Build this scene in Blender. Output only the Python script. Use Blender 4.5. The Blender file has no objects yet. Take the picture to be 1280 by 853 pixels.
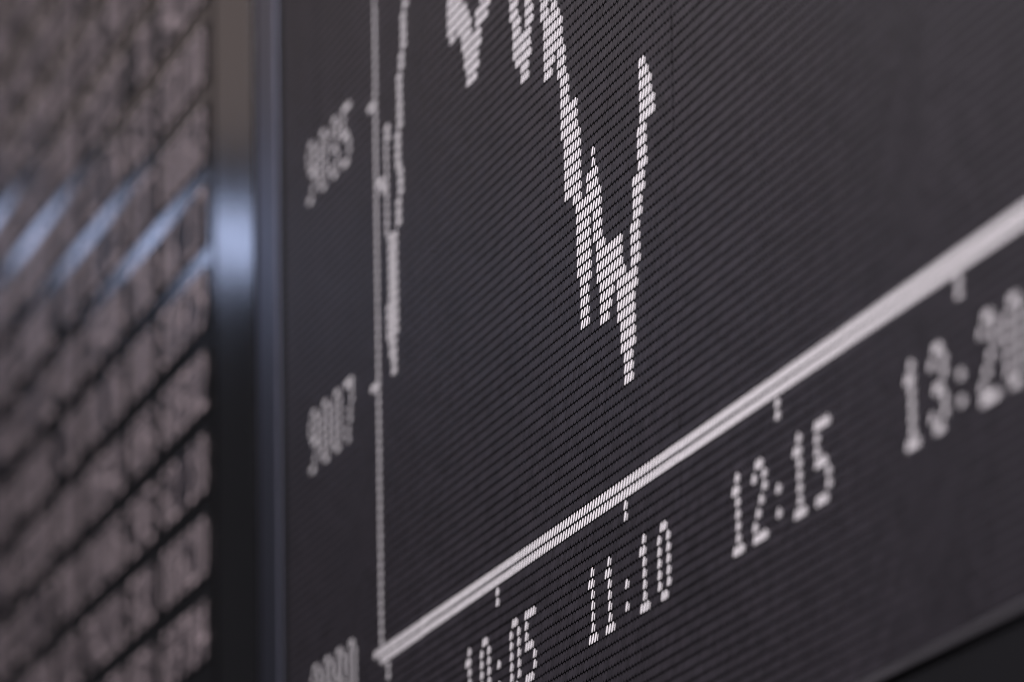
import bpy, math, random
import numpy as np
from mathutils import Matrix, Vector

random.seed(7)
rng = np.random.default_rng(7)
scene = bpy.context.scene
COL = scene.collection

# ------------------------------------------------------------------ units
# the boards are laid out in cells: c = column (to the right), r = row (up), z = out of the wall
P = 0.012                      # one cell of the display, metres
H0 = 2.74                      # height of row 0 above the hall floor


def W(c, r, z=0.0):
    return Vector((c * P, -z * P, r * P + H0))


# ------------------------------------------------------------------ camera (solved from the photograph)
F_PX = 7778.1
CAM = (616.2738, -95.2746, 138.1231)
RIGHT = (0.2361717, -0.0150357, -0.9715950)
UP = (0.1966353, 0.9799335, 0.0326326)
FWD = (-0.9516079, 0.1987567, -0.2343891)
cd = bpy.data.cameras.new('camera')
cam = bpy.data.objects.new('camera', cd)
COL.objects.link(cam)
scene.camera = cam


def wv(v):
    return Vector((v[0], -v[2], v[1]))


x_, y_, z_ = wv(RIGHT), wv(UP), -wv(FWD)
cam.matrix_world = Matrix(((x_.x, y_.x, z_.x, 0), (x_.y, y_.y, z_.y, 0), (x_.z, y_.z, z_.z, 0), (0, 0, 0, 1)))
cam.location = W(*CAM)
cd.sensor_width = 36.0
cd.lens = F_PX / 1280.0 * 36.0
cd.clip_start = 0.05
cd.clip_end = 200
cd.dof.use_dof = True
cd.dof.focus_distance = 561.0 * P
cd.dof.aperture_fstop = 3.0
cd.dof.aperture_blades = 9

# ------------------------------------------------------------------ world, lamps, exposure
world = bpy.data.worlds.new('World')
scene.world = world
world.use_nodes = True
bg = world.node_tree.nodes['Background']
bg.inputs[0].default_value = (0.90, 0.88, 1.0, 1)
bg.inputs[1].default_value = 0.022


def area(name, loc, aim, sx, sy, watts, colour):
    l = bpy.data.lights.new(name, 'AREA')
    l.shape = 'RECTANGLE'
    l.size, l.size_y = sx, sy
    l.energy = watts
    l.color = colour
    o = bpy.data.objects.new(name, l)
    COL.objects.link(o)
    o.location = loc
    d = (Vector(aim) - Vector(loc)).normalized()
    o.rotation_euler = d.to_track_quat('-Z', 'Y').to_euler()
    return o


# soft hall lighting in front of and above the boards, then an added fill lamp
area('hall_and_fill_light', (5.2, -4.6, 7.6), (1.0, 0, 3.0), 5.0, 3.0, 1220, (1.0, 0.955, 0.985))
area('hall_and_fill_light', (-3.4, -3.2, 6.6), (-1.2, 0, 3.2), 2.4, 1.6, 62, (0.93, 0.93, 1.0))  # added fill, brightens the dark flaps and digits toward the left
# lamps toward the far end of the hall, seen only as reflections in the polished frame
area('strip_lamp', (-8.63, -1.25, H0 + 2.455), (2.0, -1.25, H0 + 0.0), 1.4, 0.15, 1.35, (0.56, 0.67, 1.0))
area('warm_reflection_light', (-8.9, -2.0, H0 + 3.95), (0.0, -1.0, H0 + 0.6), 4.2, 2.3, 5.0, (1.0, 0.80, 0.74))  # added lamp, stands in for warm lit surfaces reflected in the frame

scene.view_settings.view_transform = 'Standard'
scene.view_settings.look = 'None'
scene.view_settings.exposure = 0.0
scene.view_settings.gamma = 1.0
scene.render.engine = 'CYCLES'
scene.cycles.use_denoising = True
scene.cycles.max_bounces = 5
scene.cycles.use_adaptive_sampling = False
scene.cycles.filter_width = 1.05


# ------------------------------------------------------------------ materials
def mat(name, col, rough=0.5, metal=0.0, spec=0.5, island=0.0, noise=None, bump=0.0, rvar=0.0):
    m = bpy.data.materials.new(name)
    m.use_nodes = True
    nt = m.node_tree
    b = nt.nodes['Principled BSDF']
    b.inputs['Base Color'].default_value = (*col, 1)
    b.inputs['Roughness'].default_value = rough
    b.inputs['Metallic'].default_value = metal
    b.inputs['Specular IOR Level'].default_value = spec
    src = None
    if island:
        g = nt.nodes.new('ShaderNodeNewGeometry')
        mr = nt.nodes.new('ShaderNodeMapRange')
        mr.inputs[3].default_value = 1 - island
        mr.inputs[4].default_value = 1 + island
        nt.links.new(g.outputs['Random Per Island'], mr.inputs[0])
        src = mr.outputs[0]
    if noise:
        tc = nt.nodes.new('ShaderNodeTexCoord')
        nz = nt.nodes.new('ShaderNodeTexNoise')
        nz.inputs['Scale'].default_value = noise[0]
        nz.inputs['Detail'].default_value = 5
        nt.links.new(tc.outputs['Object'], nz.inputs['Vector'])
        mr2 = nt.nodes.new('ShaderNodeMapRange')
        mr2.inputs[1].default_value = 0.3
        mr2.inputs[2].default_value = 0.7
        mr2.inputs[3].default_value = 1 - noise[1]
        mr2.inputs[4].default_value = 1 + noise[1]
        nt.links.new(nz.outputs['Fac'], mr2.inputs[0])
        if src is not None:
            mu = nt.nodes.new('ShaderNodeMath')
            mu.operation = 'MULTIPLY'
            nt.links.new(src, mu.inputs[0])
            nt.links.new(mr2.outputs[0], mu.inputs[1])
            src = mu.outputs[0]
        else:
            src = mr2.outputs[0]
        if rvar:
            mr3 = nt.nodes.new('ShaderNodeMapRange')
            mr3.inputs[1].default_value = 0.3
            mr3.inputs[2].default_value = 0.7
            mr3.inputs[3].default_value = max(0, rough - rvar)
            mr3.inputs[4].default_value = rough + rvar
            nt.links.new(nz.outputs['Fac'], mr3.inputs[0])
            nt.links.new(mr3.outputs[0], b.inputs['Roughness'])
    if src is not None:
        vm = nt.nodes.new('ShaderNodeVectorMath')
        vm.operation = 'SCALE'
        vm.inputs[0].default_value = col
        nt.links.new(src, vm.inputs['Scale'])
        nt.links.new(vm.outputs[0], b.inputs['Base Color'])
    if bump:
        tc = nt.nodes.new('ShaderNodeTexCoord')
        nz = nt.nodes.new('ShaderNodeTexNoise')
        nz.inputs['Scale'].default_value = 400
        nt.links.new(tc.outputs['Object'], nz.inputs['Vector'])
        bp = nt.nodes.new('ShaderNodeBump')
        bp.inputs['Strength'].default_value = bump
        bp.inputs['Distance'].default_value = 0.0005
        nt.links.new(nz.outputs['Fac'], bp.inputs['Height'])
        nt.links.new(bp.outputs[0], b.inputs['Normal'])
    return m


M_WHITE = mat('white_flap', (0.90, 0.855, 0.885), 0.45, island=0.05)
M_BLACK = mat('black_flap', (0.0235, 0.0198, 0.0250), 0.40, island=0.24, noise=(2.2, 0.10))
M_BACK = mat('module_black', (0.0035, 0.0033, 0.004), 0.6, spec=0.2)
M_TRIM = mat('trim_grey', (0.045, 0.041, 0.047), 0.5, noise=(6, 0.15))
M_RAIL = mat('rail_black', (0.0048, 0.0046, 0.0058), 0.8, spec=0.1, noise=(5, 0.2))
M_POST = mat('post_metal', (0.27, 0.262, 0.275), 0.165, metal=1.0, noise=(3, 0.05), rvar=0.02)
M_STRIP = mat('strip_metal', (0.22, 0.225, 0.30), 0.33, metal=1.0, noise=(3, 0.05))
M_GLOSS = mat('gloss_frame', (0.20, 0.19, 0.205), 0.165, metal=1.0, noise=(3, 0.06), rvar=0.03)
M_WALL = mat('wall_dark', (0.012, 0.012, 0.014), 0.8, noise=(2, 0.2))
M_PALE = mat('pale_flap', (0.70, 0.565, 0.59), 0.5, island=0.08)


# ------------------------------------------------------------------ mesh helpers
def link(o, parent=None):
    COL.objects.link(o)
    if parent:
        o.parent = parent
    return o


def from_arrays(name, verts, loops, starts, totals, material):
    me = bpy.data.meshes.new(name)
    me.vertices.add(len(verts))
    me.vertices.foreach_set('co', np.asarray(verts, np.float32).ravel())
    me.loops.add(len(loops))
    me.loops.foreach_set('vertex_index', np.asarray(loops, np.int32))
    me.polygons.add(len(starts))
    me.polygons.foreach_set('loop_start', np.asarray(starts, np.int32))
    me.polygons.foreach_set('loop_total', np.asarray(totals, np.int32))
    me.polygons.foreach_set('use_smooth', np.zeros(len(starts), bool))
    me.materials.append(material)
    me.update(calc_edges=True)
    me.validate()
    return me


def box_mesh(name, c0, c1, r0, r1, z0, z1, material, bev=0.0):
    """box in cells, its origin at (c0, r0, z0)"""
    import bmesh
    bm = bmesh.new()
    vs = []
    for z in (z0, z1):
        for (c, r) in ((c0, r0), (c1, r0), (c1, r1), (c0, r1)):
            vs.append(bm.verts.new(Vector(((c - c0) * P, -(z - z0) * P, (r - r0) * P))))
    for f in ((0, 1, 2, 3), (7, 6, 5, 4), (0, 4, 5, 1), (1, 5, 6, 2), (2, 6, 7, 3), (3, 7, 4, 0)):
        bm.faces.new([vs[i] for i in f])
    bmesh.ops.recalc_face_normals(bm, faces=bm.faces)
    if bev:
        bmesh.ops.bevel(bm, geom=list(bm.edges), offset=bev * P, segments=3, affect='EDGES', profile=0.5)
    me = bpy.data.meshes.new(name)
    for f in bm.faces:
        f.smooth = False
    bm.to_mesh(me)
    bm.free()
    me.materials.append(material)
    return me


def box(name, c0, c1, r0, r1, z0, z1, material, parent=None, bev=0.0, origin=None):
    """origin: cell position of the parent (children are placed relative to it)"""
    o = bpy.data.objects.new(name, box_mesh(name, c0, c1, r0, r1, z0, z1, material, bev))
    link(o, parent)
    w = W(c0, r0, z0)
    o.location = w - (parent.location if parent else Vector((0, 0, 0)))
    if parent and parent.parent:
        o.location = w - parent.location - parent.parent.location
    return o


def empty(name, c, r, z=0.0, parent=None):
    o = bpy.data.objects.new(name, None)
    o.empty_display_size = 0.05
    link(o, parent)
    o.location = W(c, r, z) - (parent.location if parent else Vector((0, 0, 0)))
    return o


def tag(o, label=None, category=None, group=None, kind=None):
    if label:
        o['label'] = label
    if category:
        o['category'] = category
    if group:
        o['group'] = group
    if kind:
        o['kind'] = kind
    return o


# ------------------------------------------------------------------ flap shapes (outline in cell units, tilted: the lower end stands out)
TILT = 0.03
SHEAR = 0.42


def pill(cu, cv, w, h, n=5, cut=1.0):
    """upright rounded outline"""
    pts = []
    e = h / 2 - w * 0.5 * cut
    for k in range(n):
        a = math.pi * k / (n - 1)
        pts.append((cu + w / 2 * math.cos(a), cv + e + w / 2 * cut * math.sin(a)))
    for k in range(n):
        a = math.pi + math.pi * k / (n - 1)
        pts.append((cu + w / 2 * math.cos(a), cv - e + w / 2 * cut * math.sin(a)))
    return pts


def octo(w, h, ch, cv2=None):
    cv2 = ch if cv2 is None else cv2
    a, b = w / 2, h / 2
    return [(a, b - cv2), (a - ch, b), (-a + ch, b), (-a, b - cv2), (-a, -b + cv2), (-a + ch, -b), (a - ch, -b), (a, -b + cv2)]


def prism(shapes):
    """list of (outline, z, thickness, tilt) -> verts (n,3) in cells (c, r, z), loops, starts, totals"""
    V, L, S, T = [], [], [], []
    for (pts, z, th, ti) in shapes:
        n = len(pts)
        b = len(V)
        for (u, v) in pts:
            V.append((u + SHEAR * v, v, z - ti * v))
        for (u, v) in pts:
            V.append((u + SHEAR * v, v, z - ti * v - th))
        S.append(len(L)); T.append(n)
        L += [b + i for i in range(n)]
        for i in range(n):
            j = (i + 1) % n
            S.append(len(L)); T.append(4)
            L += [b + i, b + n + i, b + n + j, b + j]
    return np.array(V), np.array(L), np.array(S), np.array(T)


WHITE_SHAPE = prism([(pill(0.0, 0.0, 0.52, 0.87), 0.0, 0.02, TILT), (pill(0.66, -0.12, 0.24, 0.62), -0.03, 0.015, TILT)])
BLACK_SHAPE = prism([(octo(0.985, 0.935, 0.28, 0.28), -0.05, 0.02, TILT)])
PALE_SHAPE = prism([(pill(0.0, 0.0, 0.78, 0.92, 4), 0.0, 0.03, TILT)])


def to_world_local(V):
    out = np.empty_like(V)
    out[:, 0] = V[:, 0] * P
    out[:, 1] = -V[:, 2] * P
    out[:, 2] = V[:, 1] * P
    return out


def field(name, shape, cells, material, origin, jitter=0.0, zoff=None):
    """one mesh of many flaps; cells (n,2); origin = (c, r, z) of the local frame"""
    V, L, S, T = shape
    cells = np.asarray(cells, float)
    n = len(cells)
    nv, nl = len(V), len(L)
    VV = np.repeat(V[None], n, 0)
    if jitter:
        ti = rng.normal(0, jitter, (n, 1))
        VV[:, :, 2] += -ti * VV[:, :, 1] + rng.normal(0, jitter * 0.35, (n, 1)) + rng.normal(0, jitter * 0.6, (n, 1)) * VV[:, :, 0]
    VV[:, :, 0] += cells[:, 0:1] - origin[0]
    VV[:, :, 1] += cells[:, 1:2] - origin[1]
    VV[:, :, 2] -= origin[2]
    if zoff is not None:
        VV[:, :, 2] += zoff[:, None]
    LL = (L[None] + (np.arange(n) * nv)[:, None]).ravel()
    SS = (S[None] + (np.arange(n) * nl)[:, None]).ravel()
    TT = np.tile(T, n)
    return from_arrays(name, to_world_local(VV.reshape(-1, 3)), LL, SS, TT, material)


# ------------------------------------------------------------------ wall
wl = bpy.data.objects.new('wall', box_mesh('wall', -420, 330, -120, 240, -30, -20, M_WALL))
link(wl)
wl.location = W(-420, -120, -30)
tag(wl, 'dark wall behind the display boards', None, None, 'structure')

# ------------------------------------------------------------------ the chart board
C0, C1, R0, R1 = -50, 250, -26, 93            # first and last cells of the field
board = empty('chart_board', (C0 + C1) / 2, R0 - 2, 0)
tag(board, 'large black flip-dot display board with white chart line and time axis', 'display board')
ORI = board.location


def bchild(name, mesh, c, r, z=0.0, parent=board):
    o = bpy.data.objects.new(name, mesh)
    link(o, parent)
    base = ORI if parent is board else ORI + parent.location
    o.location = W(c, r, z) - base
    return o


# module tiles behind the flaps, a few tenths of a millimetre out of true
col_seams = [-50.5, -32.5, 16.5, 65.5, 114.5, 163.5, 212.5, 250.5]
row_seams = [-26.5, -4.5, 28.5, 60.5, 93.5]
MOD = {}
for i in range(len(col_seams) - 1):
    for j in range(len(row_seams) - 1):
        a0, a1, b0, b1 = col_seams[i], col_seams[i + 1], row_seams[j], row_seams[j + 1]
        MOD[(i, j)] = (random.uniform(-0.035, 0.035), random.uniform(-0.0012, 0.0012), random.uniform(-0.0012, 0.0012))
        o = bchild('module_plate', box_mesh('module_plate', a0 + .06, a1 - .06, b0 + .06, b1 - .06, -3.0, -0.42, M_BACK), a0 + .06, b0 + .06, -3.0)


def mod_z(c, r):
    i = max(k for k in range(len(col_seams) - 1) if c > col_seams[k])
    j = max(k for k in range(len(row_seams) - 1) if r > row_seams[k])
    z, sx, sy = MOD[(i, j)]
    return z + sx * (c - (col_seams[i] + col_seams[i + 1]) / 2) + sy * (r - (row_seams[j] + row_seams[j + 1]) / 2)


# --- what the board shows
FONT = {
    '0': ['.11.', '1..1', '1..1', '1..1', '1..1', '1..1', '.11.'],
    '1': ['.1..', '11..', '.1..', '.1..', '.1..', '.1..', '111.'],
    '2': ['.11.', '1..1', '...1', '..1.', '.1..', '1...', '1111'],
    '3': ['.11.', '1..1', '...1', '.11.', '...1', '1..1', '.11.'],
    '4': ['..1.', '.11.', '1.1.', '1.1.', '1111', '..1.', '..1.'],
    '5': ['1111', '1...', '1...', '111.', '...1', '...1', '111.'],
    '6': ['.11.', '1...', '1...', '111.', '1..1', '1..1', '.11.'],
    '7': ['1111', '...1', '...1', '..1.', '..1.', '.1..', '.1..'],
    '8': ['.11.', '1..1', '1..1', '.11.', '1..1', '1..1', '.11.'],
    '9': ['.11.', '1..1', '1..1', '.111', '...1', '..1.', '11..'],
    ':': ['....', '....', '....', '.1..', '....', '.1..', '....'],
    '.': ['....', '....', '....', '....', '....', '....', '.1..'],
    ' ': ['....'] * 7,
}


def text_cells(s, c, rtop):
    out = []
    for k, ch in enumerate(s):
        for i, row in enumerate(FONT[ch]):
            for j, x in enumerate(row):
                if x == '1':
                    out.append((c + 6 * k + j, rtop - i))
    return out


RUNS = {}


def run(r, c, n):
    RUNS.setdefault(r, []).append((c, n))


# first fall beside the value axis
run(50, -2, 3)
run(49, 0, 2)
run(55, 3, 1)
run(54, 3, 1)
for r in range(44, 56):
    run(r, 2, 1)
for r in range(44, 90):
    f = 12 if r > 71 else 11 if r > 65 else 10 if r > 61 else 9 if r > 59 else 8 if r > 53 else 7 if r > 49 else 8 if r > 46 else 7
    run(r, f, 2)
for r in range(37, 44):
    run(r, 3, 4)
for r in range(33, 37):
    run(r, 2, 5)
for r, c, n in ((32, 3, 3), (31, 3, 3), (30, 4, 2), (29, 4, 2)):
    run(r, c, n)
# the trace from the second rise on
for r in range(61, 72):
    run(r, 31 - (r - 61) // 4, 6 if r < 64 else 4)
    run(r, 46 + (r - 61) // 3, 3)
TRACE = """60:31,6 46,3|59:31,8 46,3|58:31,9 45,4|57:32,2 35,6 43,6|56:37,4 43,3 46,2|55:37,4 41,4|54:38,7|53:38,6|52:39,5|51:39,4
55:57,3 62,3|54:57,3 63,2|53:57,3 63,3|52:58,3 63,3|51:58,3 63,3|50:58,7|49:58,7|48:59,6|47:61,3|46:61,3
54:68,3 72,2|53:69,3 73,2|52:69,3 73,2|51:69,3 73,2|50:69,3 73,2|49:70,6|48:70,7|47:70,7|46:70,7|45:70,4 75,3|44:70,3 75,3|43:75,3|42:76,3|41:76,3|40:76,3
39:76,6|38:76,6|37:76,6|36:77,6|35:77,6|34:77,6|33:77,6 87,1|32:77,6 87,1|31:77,6 85,4|30:80,3 85,4|29:81,9|28:81,9
27:81,5 87,3|26:81,5 87,3|25:81,5 87,3|24:81,5 88,3|23:81,5 88,9|22:82,4 88,9|21:82,3 88,9|20:82,3 89,9|19:82,3 89,5 95,7|18:82,3 89,4 95,7
17:89,3 95,6|16:95,6|15:96,5|14:96,5|13:96,5|12:97,3|11:97,3|10:97,3
37:104,2|36:104,3|35:104,4|34:104,4|33:104,5|32:104,5|31:103,3|30:103,3|29:103,3|28:103,3|27:101,4|26:101,4|25:101,3|24:101,3|23:100,3|22:100,3|21:100,3|20:100,3"""
for part in TRACE.replace('\n', '|').split('|'):
    r, rest = part.split(':')
    for q in rest.split():
        c, n = q.split(',')
        run(int(r), int(c), int(n))
for r in range(56, 64):
    run(r, 57 - (r - 55) // 3, 3)
    run(r, 62 + (r - 55) // 4, 3)
for r in range(55, 66):
    run(r, 68 - (r - 54) // 3, 3)
    run(r, 72 - (r - 54) // 4, 2)
chart_cells = sorted({(c + k, r) for r, l in RUNS.items() for c, n in l for k in range(n)})
xaxis_cells = [(c, 1) for c in range(-6, C1 + 1)] + [(c, 0) for c in range(-3, C1 + 1)]
yaxis_cells = [(-3, r) for r in range(2, R1 + 1)]
for rt in (59, 29, 88):
    yaxis_cells += [(c, rt) for c in (-6, -5, -4)]
chart_cells = [x for x in chart_cells if x[0] > -3]
time_labels = [('10:05', 35), ('11:10', 83), ('12:15', 131), ('13:20', 179)]
value_labels = [('9035', 62), ('9007', 32), ('8980', 4)]

# projected height of a cell: what shows largest
camv = np.array(CAM)
fw, rt_, up_ = np.array(FWD), np.array(RIGHT), np.array(UP)


def seen(c, r):
    d = np.array([c, r, 0.0]) - camv
    q = d @ fw
    x = 640 + F_PX * (d @ rt_) / q
    y = 426.5 - F_PX * (d @ up_) / q
    return (-12 < x < 1292 and -14 < y < 867), q


WHITE_VARIANTS = []
for k in range(6):
    WHITE_VARIANTS.append(field('white_flap', WHITE_SHAPE, [(0, 0)], M_WHITE, (0, 0, 0), jitter=0.014))
LIT = set()


def lit_part(name, cells, label=None, limit=300):
    """an element of the display: its flaps, one object each, up to the limit; the rest joined"""
    cells = [x for x in dict.fromkeys(cells) if x not in LIT]
    LIT.update(cells)
    c0, r0 = min(x[0] for x in cells), min(x[1] for x in cells)
    e = empty(name, c0, r0, 0, board)
    if label:
        e['label'] = label
    vis = sorted((x for x in cells if seen(*x)[0]), key=lambda x: seen(*x)[1])[:limit]
    vs = set(vis)
    for (c, r) in vis:
        o = bchild('white_flap', random.choice(WHITE_VARIANTS), c, r, mod_z(c, r), e)
    rest = [x for x in cells if x not in vs]
    if rest:
        zz = np.array([mod_z(*x) for x in rest])
        o = bchild('more_white_flaps', field('more_white_flaps', WHITE_SHAPE, rest, M_WHITE, (c0, r0, 0), 0.014, zz), c0, r0, 0, e)
        o['kind'] = 'stuff'
    return e


lit_part('time_axis', xaxis_cells, 'double white row of flaps along the foot of the chart')
lit_part('value_axis', yaxis_cells, 'upright white row of flaps with short tick marks')
for k in range(0, 6):
    if 48 * k <= C1:
        lit_part('time_tick', [(48 * k, -1), (48 * k, -2)])
for s, c in time_labels:
    lit_part('time_label', text_cells(s, c, -5), 'white flap digits reading ' + s)
for s, r in value_labels:
    lit_part('value_label', text_cells(s, -37, r), 'white flap digits reading ' + s)
lit_part('chart_line', chart_cells, 'jagged white price curve of flaps')

# black flaps: every other cell
cells = [(c, r) for c in range(C0, C1 + 1) for r in range(R0, R1 + 1) if (c, r) not in LIT]
inview = sorted((x for x in cells if seen(*x)[0] and 0 < 1), key=lambda x: seen(*x)[1])[:300]
iv = set(inview)
BLACK_VARIANTS = [field('black_flap', BLACK_SHAPE, [(0, 0)], M_BLACK, (0, 0, 0), jitter=0.012) for k in range(6)]
for (c, r) in inview:
    bchild('black_flap', random.choice(BLACK_VARIANTS), c, r, mod_z(c, r))
rest = [x for x in cells if x not in iv]
zz = np.array([mod_z(*x) for x in rest])
o = bchild('more_black_flaps', field('more_black_flaps', BLACK_SHAPE, rest, M_BLACK, (C0, R0, 0), 0.012, zz), C0, R0, 0)
o['kind'] = 'stuff'

# frame of the chart board
box('bottom_trim', -54.2, 251, -27.3, -26.6, -4, -0.05, M_TRIM, board, bev=0.1)
box('side_trim', -54.6, -50.7, -26.4, 94, -3.1, -0.3, M_BACK, board, bev=0.1)
box('back_panel', -54, 251, -26, 94, -6.5, -3.2, M_BACK, board)

# ------------------------------------------------------------------ dark ledge under the chart board
ledge = bpy.data.objects.new('lower_ledge', box_mesh('lower_ledge', -60, 262, -75, -27.4, -14, -0.6, M_RAIL, 0.4))
link(ledge)
ledge.location = W(-60, -75, -14)
tag(ledge, 'plain black ledge panel running under the chart board', 'panel')

# ------------------------------------------------------------------ post between the boards
post = empty('dividing_post', -75, -75, 0)
tag(post, 'polished dark metal post between the chart board and the price table', 'post')
box('polished_face', -92.6, -70.0, -75, 150, -0.9, -0.4, M_POST, post, bev=0.1)
box('edge_strip', -68.6, -57.6, -75, 150, -1.0, -0.6, M_STRIP, post, bev=0.1)
box('groove', -94, -55.2, -75, 150, -8, -1.05, M_BACK, post)

# ------------------------------------------------------------------ price table at the left
price = empty('price_board', -230, -20, 0)
tag(price, 'wide price table board with rows of pale digits in a glossy frame', 'display board')
box('gloss_panel', -330, -94.2, -20, 160, -6, -0.35, M_GLOSS, price)
PO = price.location
fields = (-147, -202, -257, -312)          # each entry: three figures, a gap, five figures
for k in range(-2, 12):
    top = 41 + 10 * k
    if top > 158 or top - 8 < -18:
        continue
    for c in fields:
        a = ''.join(random.choice('0123456789') for q in range(3))
        b = ''.join(random.choice('0123456789') for q in range(5))
        if random.random() < 0.4:
            b = b[:2] + '.' + b[3:]
        if random.random() < 0.3:
            a = ' ' + a[1:]
        cc = text_cells(a, c, top) + text_cells(b, c + 22, top)
        cs = set(cc)
        org = (c - 5.0, top - 6.75, -0.34)
        pl = bpy.data.objects.new('text_module', box_mesh('text_module', c - 5.0, c + 49.9, top - 6.75, top + 0.75, -0.34, -0.14, M_BACK))
        link(pl, price)
        pl.location = W(*org) - PO
        me = field('digit_flaps', PALE_SHAPE, cc, M_PALE, org, 0.012)
        o = link(bpy.data.objects.new('digit_flaps', me), pl)
        o['kind'] = 'stuff'
        dark = [(x, y) for x in list(range(c, c + 17)) + list(range(c + 22, c + 50)) for y in range(top - 6, top + 1) if (x, y) not in cs]
        me = field('blank_flaps', BLACK_SHAPE, dark, M_BLACK, org, 0.012, np.full(len(dark), 0.06))
        o = link(bpy.data.objects.new('blank_flaps', me), pl)
        o['kind'] = 'stuff'
